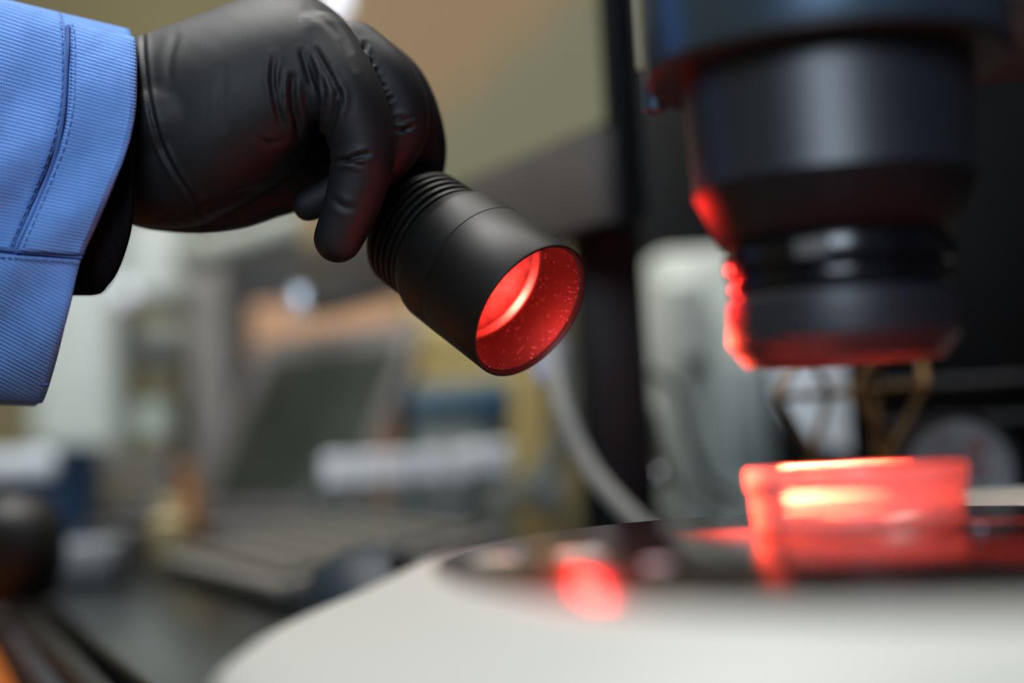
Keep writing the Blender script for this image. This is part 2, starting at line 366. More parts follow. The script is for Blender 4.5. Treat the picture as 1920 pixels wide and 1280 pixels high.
def crease(pts, depth, width, dmax=.60, dmin=0, ridge=.5):
    """soft fold in the rubber: a groove with a raised lip beside it; depth in mm, width in photo pixels"""
    global disp
    pts = catmull([np.array(p, float) for p in pts], 5) if len(pts) > 2 else pts
    d, t = seg_dist(pts); fade = np.sin(PI * np.clip(t * .86 + .07, 0, 1)) ** .7
    g = -np.exp(-(d / width) ** 2) + ridge * np.exp(-((d - 2.1 * width) / (1.3 * width)) ** 2)
    disp = disp + depth * .001 * g * fade * facing * ((dep < dmax) & (dep > dmin))
exec_creases = [
 # folds at the root of the little finger
 ([(514, 108), (511, 150), (520, 205), (528, 232)], .9, 5), ([(528, 130), (526, 175), (530, 195)], .5, 4), ([(548, 145), (549, 190), (557, 225), (560, 255)], 1.4, 6),
 ([(566, 100), (580, 140), (592, 180), (596, 235), (594, 255)], 1.0, 5), ([(580, 105), (594, 150), (600, 200)], .6, 4), ([(592, 95), (612, 130), (630, 165), (634, 178)], .8, 5),
 ([(634, 172), (630, 200), (622, 230), (612, 255)], 1.5, 6), ([(640, 172), (642, 190), (640, 205)], .6, 4), ([(604, 140), (608, 175), (606, 200)], .5, 4),
 ([(470, 250), (500, 268), (530, 262)], .35, 6), ([(490, 262), (515, 285)], .3, 5),
 # bends of the little finger
 ([(622, 303), (648, 300), (672, 292), (692, 288)], 1.3, 4.5), ([(640, 300), (660, 305), (682, 310)], .8, 3.5), ([(660, 296), (690, 299)], .5, 3), ([(622, 372), (645, 388), (668, 391)], .45, 6),
 # cuff line and wrist folds
 ([(268, 60), (271, 120), (282, 200), (303, 275), (335, 335), (375, 388)], .8, 4), ([(375, 388), (430, 372), (480, 352)], .8, 6), ([(360, 372), (372, 392), (388, 410)], .6, 5),
 ([(330, 70), (318, 110), (316, 150)], .3, 7), ([(420, 130), (416, 200), (420, 240)], .2, 8), ([(300, 410), (330, 400)], .4, 5), ([(450, 370), (500, 355)], .4, 7),
 # tendon line running to the knuckle
 ([(575, 15), (620, 50), (655, 95)], .35, 6), ([(640, 80), (665, 130)], .3, 5),
]
for c, dm, wd in exec_creases: crease(c, dm * 1.05, wd, dmax=.50)
for c, dm, wd in [ # ring finger side folds
 ([(684, 82), (680, 112)], 1.0, 4), ([(684, 130), (700, 116)], .9, 3.5), ([(690, 142), (710, 132)], .8, 3.5), ([(702, 170), (722, 160)], .9, 3.5), ([(712, 194), (736, 183)], .9, 3.5), ([(706, 182), (728, 173)], .5, 3),
 ([(727, 235), (745, 222), (762, 218)], .7, 3.5), ([(728, 240), (752, 228), (772, 222)], 1.0, 3.5), ([(730, 243), (755, 243), (776, 235)], 1.2, 4), ([(748, 240), (770, 248)], .7, 3.5)]:
    crease(c, dm, wd, dmin=.4635, dmax=.50)
nz = np.zeros(nv)
for k in range(6):
    f = rng.normal(size=3) * (90 + 60 * k); nz += np.sin(co @ f + rng.uniform(0, 6)) / (k + 1.5)
co = co + nr * (disp + nz * .00005)[:, None]
for it in range(1): co = relax(co, .35)
me.vertices.foreach_set('co', co.ravel()); me.update(); me.name = 'gloved_hand'
m_glove = mat('black_nitrile', (16, 18, 22), .58, noise=.06, nscale=200, bump=.12, bscale=2600, spec=.32)
glove = to_local(link('gloved_hand', me, m_glove)); glove['label'] = 'thin black nitrile glove with folds at the finger joints'
for p in me.polygons: p.use_smooth = True
tb = bmesh.new(); rim = [(269, 61), (272, 90), (277, 130), (284, 185), (294, 240), (310, 290)]

# coat sleeve: near side of the loose cuff, then its far side
def twill(name, col, ang, period=.00115):
    m = mat(name, col, .85, noise=.10, nscale=120, spec=.15); nt = m.node_tree; L = nt.links.new; b = nt.nodes['Principled BSDF']
    uv = nt.nodes.new('ShaderNodeUVMap'); mp = nt.nodes.new('ShaderNodeMapping'); mp.inputs['Rotation'].default_value = (0, 0, ang)
    L(uv.outputs[0], mp.inputs[0])
    wv = nt.nodes.new('ShaderNodeTexWave'); wv.wave_type = 'BANDS'; wv.bands_direction = 'Y'; wv.inputs['Scale'].default_value = 2 * PI / (20 * period) ; wv.inputs['Distortion'].default_value = .6; wv.inputs['Detail'].default_value = 2; wv.inputs['Detail Scale'].default_value = 3
    w2 = nt.nodes.new('ShaderNodeTexWave'); w2.bands_direction = 'X'; w2.inputs['Scale'].default_value = 2 * PI / (20 * period * .7); w2.inputs['Distortion'].default_value = 1.0
    L(mp.outputs[0], wv.inputs[0]); L(mp.outputs[0], w2.inputs[0])
    ad = nt.nodes.new('ShaderNodeMath'); ad.operation = 'MULTIPLY_ADD'; ad.inputs[1].default_value = .35; L(w2.outputs['Fac'], ad.inputs[0]); L(wv.outputs['Fac'], ad.inputs[2])
    bp = nt.nodes.new('ShaderNodeBump'); bp.inputs['Strength'].default_value = .55; bp.inputs['Distance'].default_value = .0004; L(ad.outputs[0], bp.inputs['Height']); L(bp.outputs[0], b.inputs['Normal'])
    rp = [n for n in nt.nodes if n.type == 'VALTORGB'][0]
    mx = nt.nodes.new('ShaderNodeMix'); mx.data_type = 'RGBA'; mx.blend_type = 'MULTIPLY'; mx.inputs[0].default_value = .32
    L(rp.outputs[0], mx.inputs[6]); cr = nt.nodes.new('ShaderNodeValToRGB'); cr.color_ramp.elements[0].color = (.35, .4, .5, 1); L(ad.outputs[0], cr.inputs[0]); L(cr.outputs[0], mx.inputs[7]); L(mx.outputs[2], b.inputs['Base Color'])
    return m
BLUE = (106, 148, 214)
m_tw = twill('blue_twill', BLUE, .10); m_tw2 = twill('blue_twill_bias', BLUE, .42); m_hem = mat('hem_thread', (84, 118, 180), .9)
hem = [(246, 58), (254, 90), (255, 150), (252, 215), (238, 280), (214, 342), (182, 415), (152, 486), (128, 585), (103, 685), (84, 745), (70, 759)]
NH = 44
hem_s = catmull([np.array(h, float) for h in hem], 8); L_ = np.concatenate([[0], np.cumsum([np.hypot(*(b - a)) for a, b in zip(hem_s, hem_s[1:])])]); L_ /= L_[-1]
def hem_at(s): return np.interp(s, L_, [h[0] for h in hem_s]), np.interp(s, L_, [h[1] for h in hem_s])
def sleeve_pt(s, u, near=True, off=0.0):
    """s: 0 top .. 1 bottom, u: pixels back from the hem; off: metres outwards"""
    x, y = hem_at(s)
    y = y - u * .24 * (1 - s) ** 1.5 - (u * .06 if s > .5 else 0) * (s - .5)
    x = x - u
    bul = math.sin(PI * min(max(s, 0), 1)) ** .40
    rip = .0022 * math.sin(s * 9 + u * .017) + .0014 * math.sin(s * 17 - u * .03 + 1) + .0016 * math.sin(u * .021 + s * 3)
    d = .486 - (.043 * bul + off + rip * bul) if near else .486 + (.046 * bul + off)
    return P(x, y, d)
def sleeve_patch(name, s0, s1, u0, u1, m, near=True, off=0, ns=60, nu=24, parent=None, thick=.0011):
    bm = bmesh.new(); uvl = bm.loops.layers.uv.new('UVMap'); g = []; uvs = {}
    for j in range(nu + 1):
        row = []
        for i in range(ns + 1):
            s = s0 + (s1 - s0) * i / ns; u = u0 + (u1 - u0) * j / nu
            edge = min(j, nu - j, 2) / 2
            v = bm.verts.new(sleeve_pt(s, u, near, off * (.35 + .65 * edge))); uvs[v] = (u * .000172, s * .13); row.append(v)
        g.append(row)
    for j in range(nu):
        for i in range(ns):
            f = bm.faces.new((g[j][i], g[j][i + 1], g[j + 1][i + 1], g[j + 1][i]))
    for f in bm.faces:
        for lp_ in f.loops: lp_[uvl].uv = uvs[lp_.vert]
    o = fin(name, bm, m, None, True); so = o.modifiers.new('t', 'SOLIDIFY'); so.thickness = thick; so.offset = 0
    if parent: o.parent = parent
    return o
# full sleeve shell (near + far side in one mesh)
bm = bmesh.new(); uvl = bm.loops.layers.uv.new('UVMap'); g = []; uvs = {}
US = [4] + list(range(16, 580, 12)) + [640, 700, 800, 1000, 1200, 1400]
for u in US:
    row = []
    for i in range(57): s = i / 56; row.append((sleeve_pt(s, u, True, -.0006), (u * .000172, s * .13)))
    for i in range(55, 0, -1): s = i / 56; row.append((sleeve_pt(s, u, False, 0), (u * .000172, .26 - s * .13)))
    vr = []
    for p, q in row: v = bm.verts.new(p); uvs[v] = q; vr.append(v)
    g.append(vr)
n = len(g[0])
for a, b in zip(g, g[1:]):
    for i in range(n): bm.faces.new((a[i], a[(i + 1) % n], b[(i + 1) % n], b[i]))
for f in bm.faces:
    for lp_ in f.loops: lp_[uvl].uv = uvs[lp_.vert]
sleeve = fin('coat_sleeve', bm, m_tw, None, True); sleeve.parent = person; sleeve.matrix_parent_inverse = person.matrix_world.inverted(); sleeve['label'] = 'light blue cotton twill coat sleeve'
so = sleeve.modifiers.new('t', 'SOLIDIFY'); so.thickness = .001; so.offset = 0
sleeve_patch('cuff_band', .02, .596, 0, 120, m_tw, True, .0022, parent=sleeve)
sleeve_patch('cuff_band', .610, .985, 0, 420, m_tw2, True, .0015, nu=30, parent=sleeve)
sleeve_patch('sleeve_panel', .0, .596, 131, 560, m_tw, True, .0006, nu=30, parent=sleeve)
def stitch(pts_su, name='seam_stitch', r=.00028, off=.0030):
    bm = bmesh.new(); L = len(pts_su)
    fine = catmull([np.array(p, float) for p in pts_su], 14)
    for a, b in zip(fine[0::2], fine[1::2]):
        p, q = sleeve_pt(a[0], a[1], True, off), sleeve_pt(b[0], b[1], True, off); tube_bm(bm, [p, q], [r, r], 6)
    o = fin(name, bm, m_hem, None, True); o.parent = sleeve
stitch([(.02, 114), (.15, 114), (.3, 114), (.45, 114), (.59, 114)]); stitch([(.02, 138), (.15, 138), (.3, 138), (.45, 138), (.59, 138)], off=.0014); stitch([(.615, 4), (.615, 60), (.615, 120), (.615, 200)])
def piping(pts_su, name='seam'):
    o = tube(name, [sleeve_pt(a, b_, True, .0012) for a, b_ in pts_su], .0007, mat('seam_blue', (62, 92, 150), .9), None, 8, 5); o.parent = sleeve
piping([(.03 + .57 * k / 12, 125.5 + 6 * math.sin(k * .5)) for k in range(13)]); piping([(.603 - .01 * k / 12, 2 + 200 * k / 12) for k in range(13)])
piping([(.935, 4 + 200 * k / 12) for k in range(13)])
# black knitted undersleeve
un = [(240, 66), (249, 120), (250, 200), (249, 280), (248, 360), (244, 420), (232, 470), (214, 516), (196, 541), (176, 548), (160, 549)]
us = catmull([np.array(h, float) for h in un], 5); rings = []
for u, sc in ((0, 1), (10, 1.0), (60, 1), (140, .96), (300, .9), (700, .85)):
    r = []; m_ = len(us)
    for i, h in enumerate(us):
        s = i / (m_ - 1); b_ = math.sin(PI * s) ** .6; yy = 300 + (h[1] - 300) * sc; r.append(P(h[0] - u, yy, .486 - .0365 * b_ * (.97 if u else 1)))
    for i in range(m_ - 2, 0, -1):
        h = us[i]; s = i / (m_ - 1); b_ = math.sin(PI * s) ** .6; yy = 300 + (h[1] - 300) * sc; r.append(P(h[0] - u, yy, .486 + .040 * b_))
    rings.append(r)
bm = bmesh.new(); loft_bm(bm, rings, cap=False)
un_o = to_local(fin('undersleeve', bm, mat('black_knit', (16, 13, 16), .95, noise=.3, nscale=900, bump=1, bscale=1500, spec=.05), None, True)); un_o['label'] = 'black knitted undersleeve showing below the cuff'
so = un_o.modifiers.new('t', 'SOLIDIFY'); so.thickness = .0018; so.offset = 0

# ------------------------------------------------------------------ debris and a painted reflection on the stage plate
m_flake = mat('residue_white', (205, 198, 180), .5, noise=.15); m_bead = clear_mat('water_bead', (235, 240, 255), .5, .3, .03)
def flake(px, py, wx, wy, h, label, m=m_flake, name='plate_flake'):
    p = P(px, py, 1) - CAM; k = (ZB + .0003 - CAM.z) / p.z; c = CAM + p * k
    n = 14; bm = bmesh.new(); rs = [random.uniform(.7, 1.2) for _ in range(n)]
    loft_bm(bm, [[Vector((wx * f * rs[i] * math.cos(2 * PI * i / n), wy * f * rs[i] * math.sin(2 * PI * i / n), z)) for i in range(n)] for f, z in ((1, 0), (.95, h * .6), (.6, h), (.2, h * 1.05))])
    o = fin(name, bm, m, None, True); o.location = c; tag(o, label, 'debris', 'specks lying on the stage plate'); return o
flake(1080, 1040, .0060, .0045, .0011, 'large off-white residue flake on the black stage plate')
flake(930, 1052, .0050, .0030, .0009, 'small off-white residue flake near the rounded end of the stage plate')
flake(1230, 1062, .0032, .0024, .0010, 'pink flake painted as the red reflection beside the petri dish', mat('reflection_pink', (230, 190, 185), .4))  # the plate's red reflection, put into a pink flake
for px, py, r, lb in ((977, 1040, .0008, 'tiny clear bead near the left end of the stage plate'), (1112, 1026, .0008, 'tiny clear bead behind the large residue flake'), (1838, 992, .0010, 'tiny clear bead to the right of the petri dish')):
    p = P(px, py, 1) - CAM; k = (ZB + .0004 - CAM.z) / p.z; c = CAM + p * k
    bm = bmesh.new(); bmesh.ops.create_uvsphere(bm, u_segments=16, v_segments=10, radius=r); 
    for v in bm.verts: v.co.z = max(v.co.z * .8, -r * .35) + r * .35
    o = fin('water_bead', bm, mat('bead_gloss', (190, 195, 205), .05, spec=1), None, True); o.location = c; tag(o, lb, 'bead', 'clear beads on the stage plate')

# ------------------------------------------------------------------ computer mouse
mc = Vector((-.070, .675, .0005)); mo = empty('computer_mouse', mc, frame((.5, -.866, 0))); tag(mo, 'dark rounded computer mouse behind the white microscope base', 'mouse')
bm = bmesh.new(); rings = []
for i in range(13):
    t = i / 12; x = -.056 + .112 * t; e = max(1 - (2 * t - 1) ** 2, .0) ** .42; hh = .041 * (1 - (1.7 * (t - .42)) ** 2 * .62) * max(e, .12); ww = .033 * max(e, .1)
    rings.append([Vector((x, ww * math.cos(a), hh * max(math.sin(a), 0) ** .75)) if math.sin(a) > 0 else Vector((x, ww * .9 * math.cos(a), 0)) for a in [2 * PI * k / 24 for k in range(24)]])
loft_bm(bm, rings); fin('shell', bm, mat('mouse_teal_black', (18, 32, 42), .6, noise=.1, spec=.4), mo, True)
box('scroll_wheel', (.030, 0, .031), (.018, .006, .012), m_black, mo, .003)

# ------------------------------------------------------------------ keyboard (rotated like the desk)
K1 = Vector((-.14, .80, .0)); kb = empty('keyboard', K1 + Vector((0, 0, .0005)), frame(E)); tag(kb, 'grey computer keyboard lying in front of the monitor', 'keyboard')
tilt = Matrix.Rotation(math.radians(9), 3, 'X')
m_kb = mat('keyboard_grey', (112, 110, 104), .5); m_key = mat('key_grey', (92, 90, 82), .55, noise=.2)
box('case', (-.19, .072, .018), (.38, .145, .014), m_kb, kb, .004, rot=tilt)
for x in (-.34, -.04): box('foot', (x, .135, .011), (.03, .012, .021), m_black, kb, .002)
me_key = bpy.data.meshes.new('key'); bmk = bmesh.new(); bx(bmk, (0, 0, 0), (.0165, .0165, .006), .0015); bmk.to_mesh(me_key); bmk.free(); me_key.materials.append(m_key)
for r in range(6):
    for c in range(19):
        if r == 0 and 5 <= c <= 10: continue
        if c in (15,) or (r == 1 and c in (15, 16, 18)): continue
        k_ = bpy.data.objects.new('key', me_key); COL.objects.link(k_); k_.parent = kb
        v = tilt @ Vector((0, .020 + r * .0205 + (.004 if r == 5 else 0) - .072, .0095)); k_.location = (-.0150 - c * .0190 - .006, .072 + v.y, .018 + v.z); k_.rotation_euler = tilt.to_euler()
v = tilt @ Vector((0, .020 - .072, .0095)); bm = bmesh.new(); bx(bm, (-.021 - 7.5 * .019, .072 + v.y, .018 + v.z), (.112, .0165, .006), .0015, tilt); fin('space_bar', bm, m_key, kb)

# ------------------------------------------------------------------ laptop with its screen leaning back
hl, hr = P(345, 958, 1.52), P(650, 955, 1.35)
hx = (hr - hl); hx.z = 0; Ln = hx.length
lap = empty('laptop', Vector((hl.x, hl.y, .0005)), frame(hx)); tag(lap, 'open dark grey laptop with its screen leaning back beside the tube rack', 'laptop')
m_lap = mat('laptop_grey', (116, 113, 112), .45, .3); m_scr = mat('laptop_screen', (46, 52, 47), .35, noise=.35, nscale=9, spec=.5)
zh = min(hl.z, hr.z) - .004
box('riser', (Ln / 2, -.065, zh / 2 - .006), (Ln * .9, .09, zh - .012), m_lap, lap, .003)
box('deck', (Ln / 2, -.06, zh - .006), (Ln, .13, .012), m_lap, lap, .003)
me_lk = bpy.data.meshes.new('laptop_key'); bmk = bmesh.new(); bx(bmk, (0, 0, 0), (.0125, .0125, .003), .0008); bmk.to_mesh(me_lk); bmk.free(); me_lk.materials.append(m_black)
for r in range(5):
    for c in range(int(Ln / .0155) - 1):
        k_ = bpy.data.objects.new('key', me_lk); COL.objects.link(k_); k_.parent = lap; k_.location = (.018 + c * .0155, -.022 - r * .0155, zh + .0012)
lt = Matrix.Rotation(math.radians(-31), 3, 'X'); lh = .22
def on_lid(x, y, z): return tuple(lt @ Vector((x, y, z)) + Vector((0, .004, zh)))
lid = box('screen_lid', on_lid(Ln / 2, 0, lh / 2), (Ln, .008, lh), m_lap, lap, .003, rot=lt)
box('screen', on_lid(Ln / 2 + .012, -.0045, lh / 2 - .008), (Ln - .05, .002, lh - .045), m_scr, lid, .0005, rot=lt)

# ------------------------------------------------------------------ monitor turned to the left
mR, mL = P(1150, 415, .76), P(572, 592, 1.16); mz = (mR.z + mL.z) / 2; mR.z = mL.z = mz
mx_ = mR - mL; MW = mx_.length
mon = empty('monitor', Vector((mL.x, mL.y, 0)) + mx_ * .5, frame(mx_)); tag(mon, 'large computer monitor with beige screen and dark lower bezel behind the flashlight', 'monitor')
m_chin = mat('monitor_chin', (98, 94, 90), .4, .2); m_mon = mat('monitor_frame', (16, 18, 21), .35)
m_mscr = bpy.data.materials.new('screen_painted_reflection'); m_mscr.use_nodes = True  # room reflection on the glass, put into the emission colour
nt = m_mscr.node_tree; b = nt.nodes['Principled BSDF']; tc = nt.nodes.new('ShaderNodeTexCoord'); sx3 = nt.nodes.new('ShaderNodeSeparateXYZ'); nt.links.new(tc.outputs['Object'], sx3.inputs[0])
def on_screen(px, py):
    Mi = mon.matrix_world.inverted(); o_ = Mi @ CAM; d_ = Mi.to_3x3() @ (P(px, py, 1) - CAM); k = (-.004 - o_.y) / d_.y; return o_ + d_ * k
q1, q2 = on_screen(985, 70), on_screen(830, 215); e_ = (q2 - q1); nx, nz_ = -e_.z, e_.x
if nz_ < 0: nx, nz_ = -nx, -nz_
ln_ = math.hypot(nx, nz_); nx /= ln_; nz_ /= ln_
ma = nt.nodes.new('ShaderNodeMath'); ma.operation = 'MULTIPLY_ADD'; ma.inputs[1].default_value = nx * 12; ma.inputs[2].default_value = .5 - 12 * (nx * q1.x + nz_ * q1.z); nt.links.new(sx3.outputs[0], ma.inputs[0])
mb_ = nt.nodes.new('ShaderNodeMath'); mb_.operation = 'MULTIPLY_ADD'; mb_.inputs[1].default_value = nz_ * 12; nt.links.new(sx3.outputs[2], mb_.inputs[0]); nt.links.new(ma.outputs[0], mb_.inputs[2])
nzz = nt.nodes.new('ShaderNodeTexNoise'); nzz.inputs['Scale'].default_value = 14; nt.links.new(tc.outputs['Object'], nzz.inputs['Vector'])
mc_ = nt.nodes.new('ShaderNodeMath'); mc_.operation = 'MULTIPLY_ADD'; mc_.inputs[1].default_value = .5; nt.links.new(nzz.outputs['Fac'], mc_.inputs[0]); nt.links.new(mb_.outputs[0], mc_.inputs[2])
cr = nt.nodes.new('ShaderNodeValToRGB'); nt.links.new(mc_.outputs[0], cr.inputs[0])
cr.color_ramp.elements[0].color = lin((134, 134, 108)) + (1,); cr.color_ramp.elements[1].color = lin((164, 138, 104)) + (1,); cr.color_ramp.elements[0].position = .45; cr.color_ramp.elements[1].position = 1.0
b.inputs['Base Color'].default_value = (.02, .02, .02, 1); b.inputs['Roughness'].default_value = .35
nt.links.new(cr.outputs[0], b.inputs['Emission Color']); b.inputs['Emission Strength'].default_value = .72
MH, CH = .36, .052
box('back_case', (0, .014, mz + MH / 2), (MW, .022, MH), m_mon, mon, .006)
box('chin', (0, -.001, mz + CH / 2), (MW - .004, .012, CH), m_chin, mon, .002)
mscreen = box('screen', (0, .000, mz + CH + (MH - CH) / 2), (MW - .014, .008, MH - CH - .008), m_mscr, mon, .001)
Mi = mon.matrix_world.inverted(); qb = on_screen(632, 6); box('painted_glare', (qb.x, -.0046, qb.z + .012), (.052, .0012, .050), mat('glare_white', (240, 244, 255), .5, emit=(226, 232, 248), estr=.95), mscreen, .0004)  # glowing patch added as a bright reflection on the glass
pc = Mi @ Vector((.061, .885, .25)); Rz = Mi.to_3x3()
box('stand_pillar', pc, (.0425, .06, .50), mat('pillar_black', (10, 10, 13), .45, noise=.2, spec=.3), mon, .004, rot=Rz)
box('stand_foot', Mi @ Vector((.066, .90, .006)), (.11, .16, .010), m_mon, mon, .003, rot=Rz)
box('mount_bracket', Mi @ Vector((.050, .84, mz + .2)), (.05, .07, .06), m_mon, mon, .003, rot=Rz)

# ------------------------------------------------------------------ equipment rack behind the microscope column
def upright(name, px0, px1, d, z1, depth, m, label, cat, z0=.0005, bev=.006):
    a, c = P(px0, 800, d), P(px1, 800, d); wx = c.x - a.x
    o = empty(name, ((a.x + c.x) / 2, d + depth / 2, z0)); tag(o, label, cat)
    box('body', (0, 0, (z1 - z0) / 2), (wx, depth, z1 - z0), m, o, bev)
    return o
rk = upright('equipment_rack', 1592, 2400, .86, .62, .2, mat('rack_black', (7, 7, 7), .7, noise=.3, spec=.15), 'black equipment rack filling the background behind the microscope column', 'rack')
_a = P(1592, 800, .86); _hw = rk.location.x - _a.x; _th = math.radians(-13.5); rk.rotation_euler = (0, 0, _th)
rk.location = (_a.x + _hw * math.cos(_th) - .1 * math.sin(_th), .86 + _hw * math.sin(_th) + .1 * math.cos(_th), .0005)
for z in (.085, .108, .30): box('shelf_edge', (0, -.104, z), (.235, .010, .006), mat('shelf_edge_grey', (38, 36, 36), .5), rk, .002)

# ------------------------------------------------------------------ pale instrument and wall of things right of the tower
m_pale = mat('instrument_pale', (200, 207, 197), .4, noise=.08); m_pale2 = mat('instrument_mid_grey', (130, 138, 138), .45)  # second, darker grey is for the control panel
bk = upright('black_cupboard', 1120, 1640, 1.80, .75, .3, mat('cupboard_black', (9, 9, 10), .7, spec=.15), 'tall black cupboard in the far background behind the pale instrument', 'cupboard')
for x in (-.085, .085): box('cupboard_door', (x, -.152, .37), (.16, .006, .70), mat('cupboard_door_black', (11, 11, 12), .6, spec=.2), bk, .002)
ins = upright('lab_instrument', 1228, 1452, 1.22, .25, .20, m_pale, 'pale grey-green laboratory instrument standing behind the objective barrel', 'instrument', bev=.02)
lathe('column_tube', [(.017, .004), (.018, .006), (.018, .215), (.012, .222)], m_pale, ins, 32, T=Matrix.Translation((-.022, -.112, 0)))
box('control_panel', (.030, -.101, .10), (.035, .006, .09), m_pale2, ins, .002)
lathe('knob', [(.009, 0), (.009, .010), (.006, .012)], m_black, ins, 20, T=Matrix.Translation((-.020, -.13, .145)) @ Matrix.Rotation(PI / 2, 4, 'X'))
dc = P(1600, 690, 1.12); dr = W(160, 1.12)
dial = empty('round_dial', (dc.x, dc.y, dc.z - dr - .006), None); tag(dial, 'white round dial with thin black rim standing behind the bronze lattice', 'dial')
RX = Matrix.Translation((0, 0, dr + .006)) @ Matrix.Rotation(PI / 2, 4, 'X')
lathe('face', [(dr * .97, -.012), (dr * .97, .002), (dr * .3, .0025)], mat('dial_white', (238, 244, 246), .4), dial, 64, T=RX)
lathe('rim', [(dr * .96, -.014), (dr * 1.02, -.014), (dr * 1.03, .004), (dr * .97, .005), (dr * .965, .0)], mat('dial_rim', (22, 28, 34), .35), dial, 64, False, False, T=RX)
box('stand', (0, .006, -(dial.location.z) / 2 + .004), (.05, .03, dial.location.z), m_black, dial, .003)

# ------------------------------------------------------------------ bronze lattice ornament
def lat(px, py, dd=0): return P(px, py, .70 + dd)
lt_o = empty('lattice_ornament', (lat(1600, 800).x, .70, .0005)); tag(lt_o, 'bronze-brown geometric lattice ornament seen between the objective and petri dish', 'ornament')
m_brz = mat('bronze_brown', (122, 92, 52), .42, .35, noise=.15)
ND = {k: lat(*v) for k, v in dict(a=(1460, 745, 0), m=(1556, 739, .03), b=(1604, 735, 0), c=(1736, 722, .01), v=(1522, 852, .02), w=(1668, 850, 0), t=(1508, 636, .02), u=(1656, 628, 0), d=(1640, 732, .08), e=(1720, 640, .06)).items()}
for k in 'vw': ND['f' + k] = Vector((ND[k].x, ND[k].y, .003))
ND['fd'] = Vector((ND['d'].x, ND['d'].y, .003))
def strut(a, b_, r=.0021):
    bm = bmesh.new(); tube_bm(bm, [ND[a], ND[b_]], [r, r], 10); o = fin('strut', bm, m_brz, None, True); o.parent = lt_o; o.matrix_parent_inverse = lt_o.matrix_world.inverted()
for p_ in ('am', 'mb', 'bc', 'av', 'mv', 'at', 'mt', 'bw', 'cw', 'bu', 'ce', 'ue', 'tu', 'cd', 'du'): strut(p_[0], p_[1])
for a_, b_ in (('v', 'fv'), ('w', 'fw'), ('d', 'fd')): strut(a_, b_, .0026)

# ------------------------------------------------------------------ spool with a white label
sc_ = P(1800, 888, .72); sr = W(116, .72)
spool = empty('wire_spool', (sc_.x, sc_.y, .0005), frame((1, -.08, 0))); tag(spool, 'black spool with white round label and red lettering behind the petri dish', 'spool')
TS = Matrix.Translation((0, 0, sc_.z)) @ Matrix.Rotation(PI / 2, 4, 'X')
lathe('spool_body', [(sr * .5, -.03), (sr, -.03), (sr, -.026), (sr * .72, -.025), (sr * .72, -.004), (sr, -.003), (sr * 1.0, .001), (sr * .86, .0012)], mat('spool_black', (26, 24, 24), .45), spool, 64, T=TS)
lathe('label_disc', [(sr * .84, .0012), (sr * .84, .0017), (sr * .2, .0018)], mat('label_paper', (150, 160, 166), .6), spool, 64, T=TS)
m_red = mat('label_red_ink', (165, 40, 48), .6); m_ink = mat('label_grey_ink', (92, 102, 110), .6)
def mark(strokes, cx, cy, s, rot, m, t=.0011, name='lettering'):
    bm = bmesh.new(); ca, sa = math.cos(rot), math.sin(rot)
    for (x0, y0, x1, y1) in strokes:
        q = [Vector((cx + s * (x * ca - y * sa), cy + s * (x * sa + y * ca), .0020)) for x, y in ((x0, y0), (x1, y1))]
        mid = (q[0] + q[1]) / 2; dl = q[1] - q[0]; bx(bm, mid, (dl.length + t, t, .0003), 0, Matrix.Rotation(math.atan2(dl.y, dl.x), 3, 'Z'))
    bmesh.ops.transform(bm, matrix=TS, verts=bm.verts[:]); fin(name, bm, m, spool)
GB = [(0, 0, 0, 1), (0, 1, .6, 1), (.6, 1, .6, .55), (0, .55, .65, .55), (.65, .55, .65, 0), (0, 0, .65, 0)]
GI = [(.3, 0, .3, .9)]; GO = [(0, 0, 0, .7), (0, .7, .55, .7), (.55, .7, .55, 0), (0, 0, .55, 0)]
u = W(1, .72)
mark(GB, 14 * u, 52 * u, 30 * u, math.radians(-80), m_red); mark(GI, 18 * u, 22 * u, 26 * u, math.radians(-80), m_red); mark(GO, 20 * u, 6 * u, 32 * u, math.radians(-80), m_red)
mark(GO, -34 * u, -4 * u, 26 * u, math.radians(-80), m_red); mark(GI, -26 * u, -26 * u, 22 * u, math.radians(-80), m_red)
for k in range(9):
    a = math.radians(78 - 10 * k); mark([(-.4, 0, .4, 0), (0, -.3, 0, .4)], .76 * sr * math.cos(a), .76 * sr * math.sin(a), 8 * u, a - PI / 2, m_ink, .0007, 'fine_print')

# ------------------------------------------------------------------ cables
m_cab = mat('cable_white', (178, 176, 168), .5); m_cabk = mat('cable_dark', (46, 44, 46), .5)
ct = tube('power_cable', [P(1006, 500, .835), P(1014, 560, .81), P(1032, 650, .79), P(1058, 770, .78), P(1108, 880, .775), P(1178, 962, .77), P(1230, 1010, .77)], W(17, .78), m_cab, n=14)
tag(ct, 'white cable hanging down in front of the black monitor stand', 'cable')
pl = box('cable_plug', P(1030, 676, .83), (.020, .012, .027), mat('plug_lavender', (205, 210, 235), .4), None, .004); tag(pl, 'pale lavender plug hanging beside the white cable', 'plug')
t2 = tube('clear_hose', [P(1085, 560, .99), P(1062, 650, 1.0), P(1066, 740, 1.0), P(1040, 850, 1.0), P(985, 915, 1.0), P(930, 960, 1.02)], W(24, 1.0), clear_mat('hose_clear', (205, 205, 190), .35, .5), n=14)
tag(t2, 'translucent hose curving down beside the tube rack', 'hose')
for i, (pts, lb) in enumerate(((([(1228, 700), (1275, 740), (1290, 820), (1330, 900), (1400, 940)]), 'dark cable looping in front of the pale instrument'), ([(1222, 780), (1240, 850), (1280, 905), (1350, 950)], 'lower grey cable curling at the foot of the pale instrument'))):
    tag(tube('thin_cable', [P(x, y, .92 + .015 * i) for x, y in pts], W(9 + 5 * i, .92), m_cabk if i == 0 else mat('cable_grey', (120, 122, 112), .5), n=10), lb, 'cable', 'thin cables by the pale instrument')
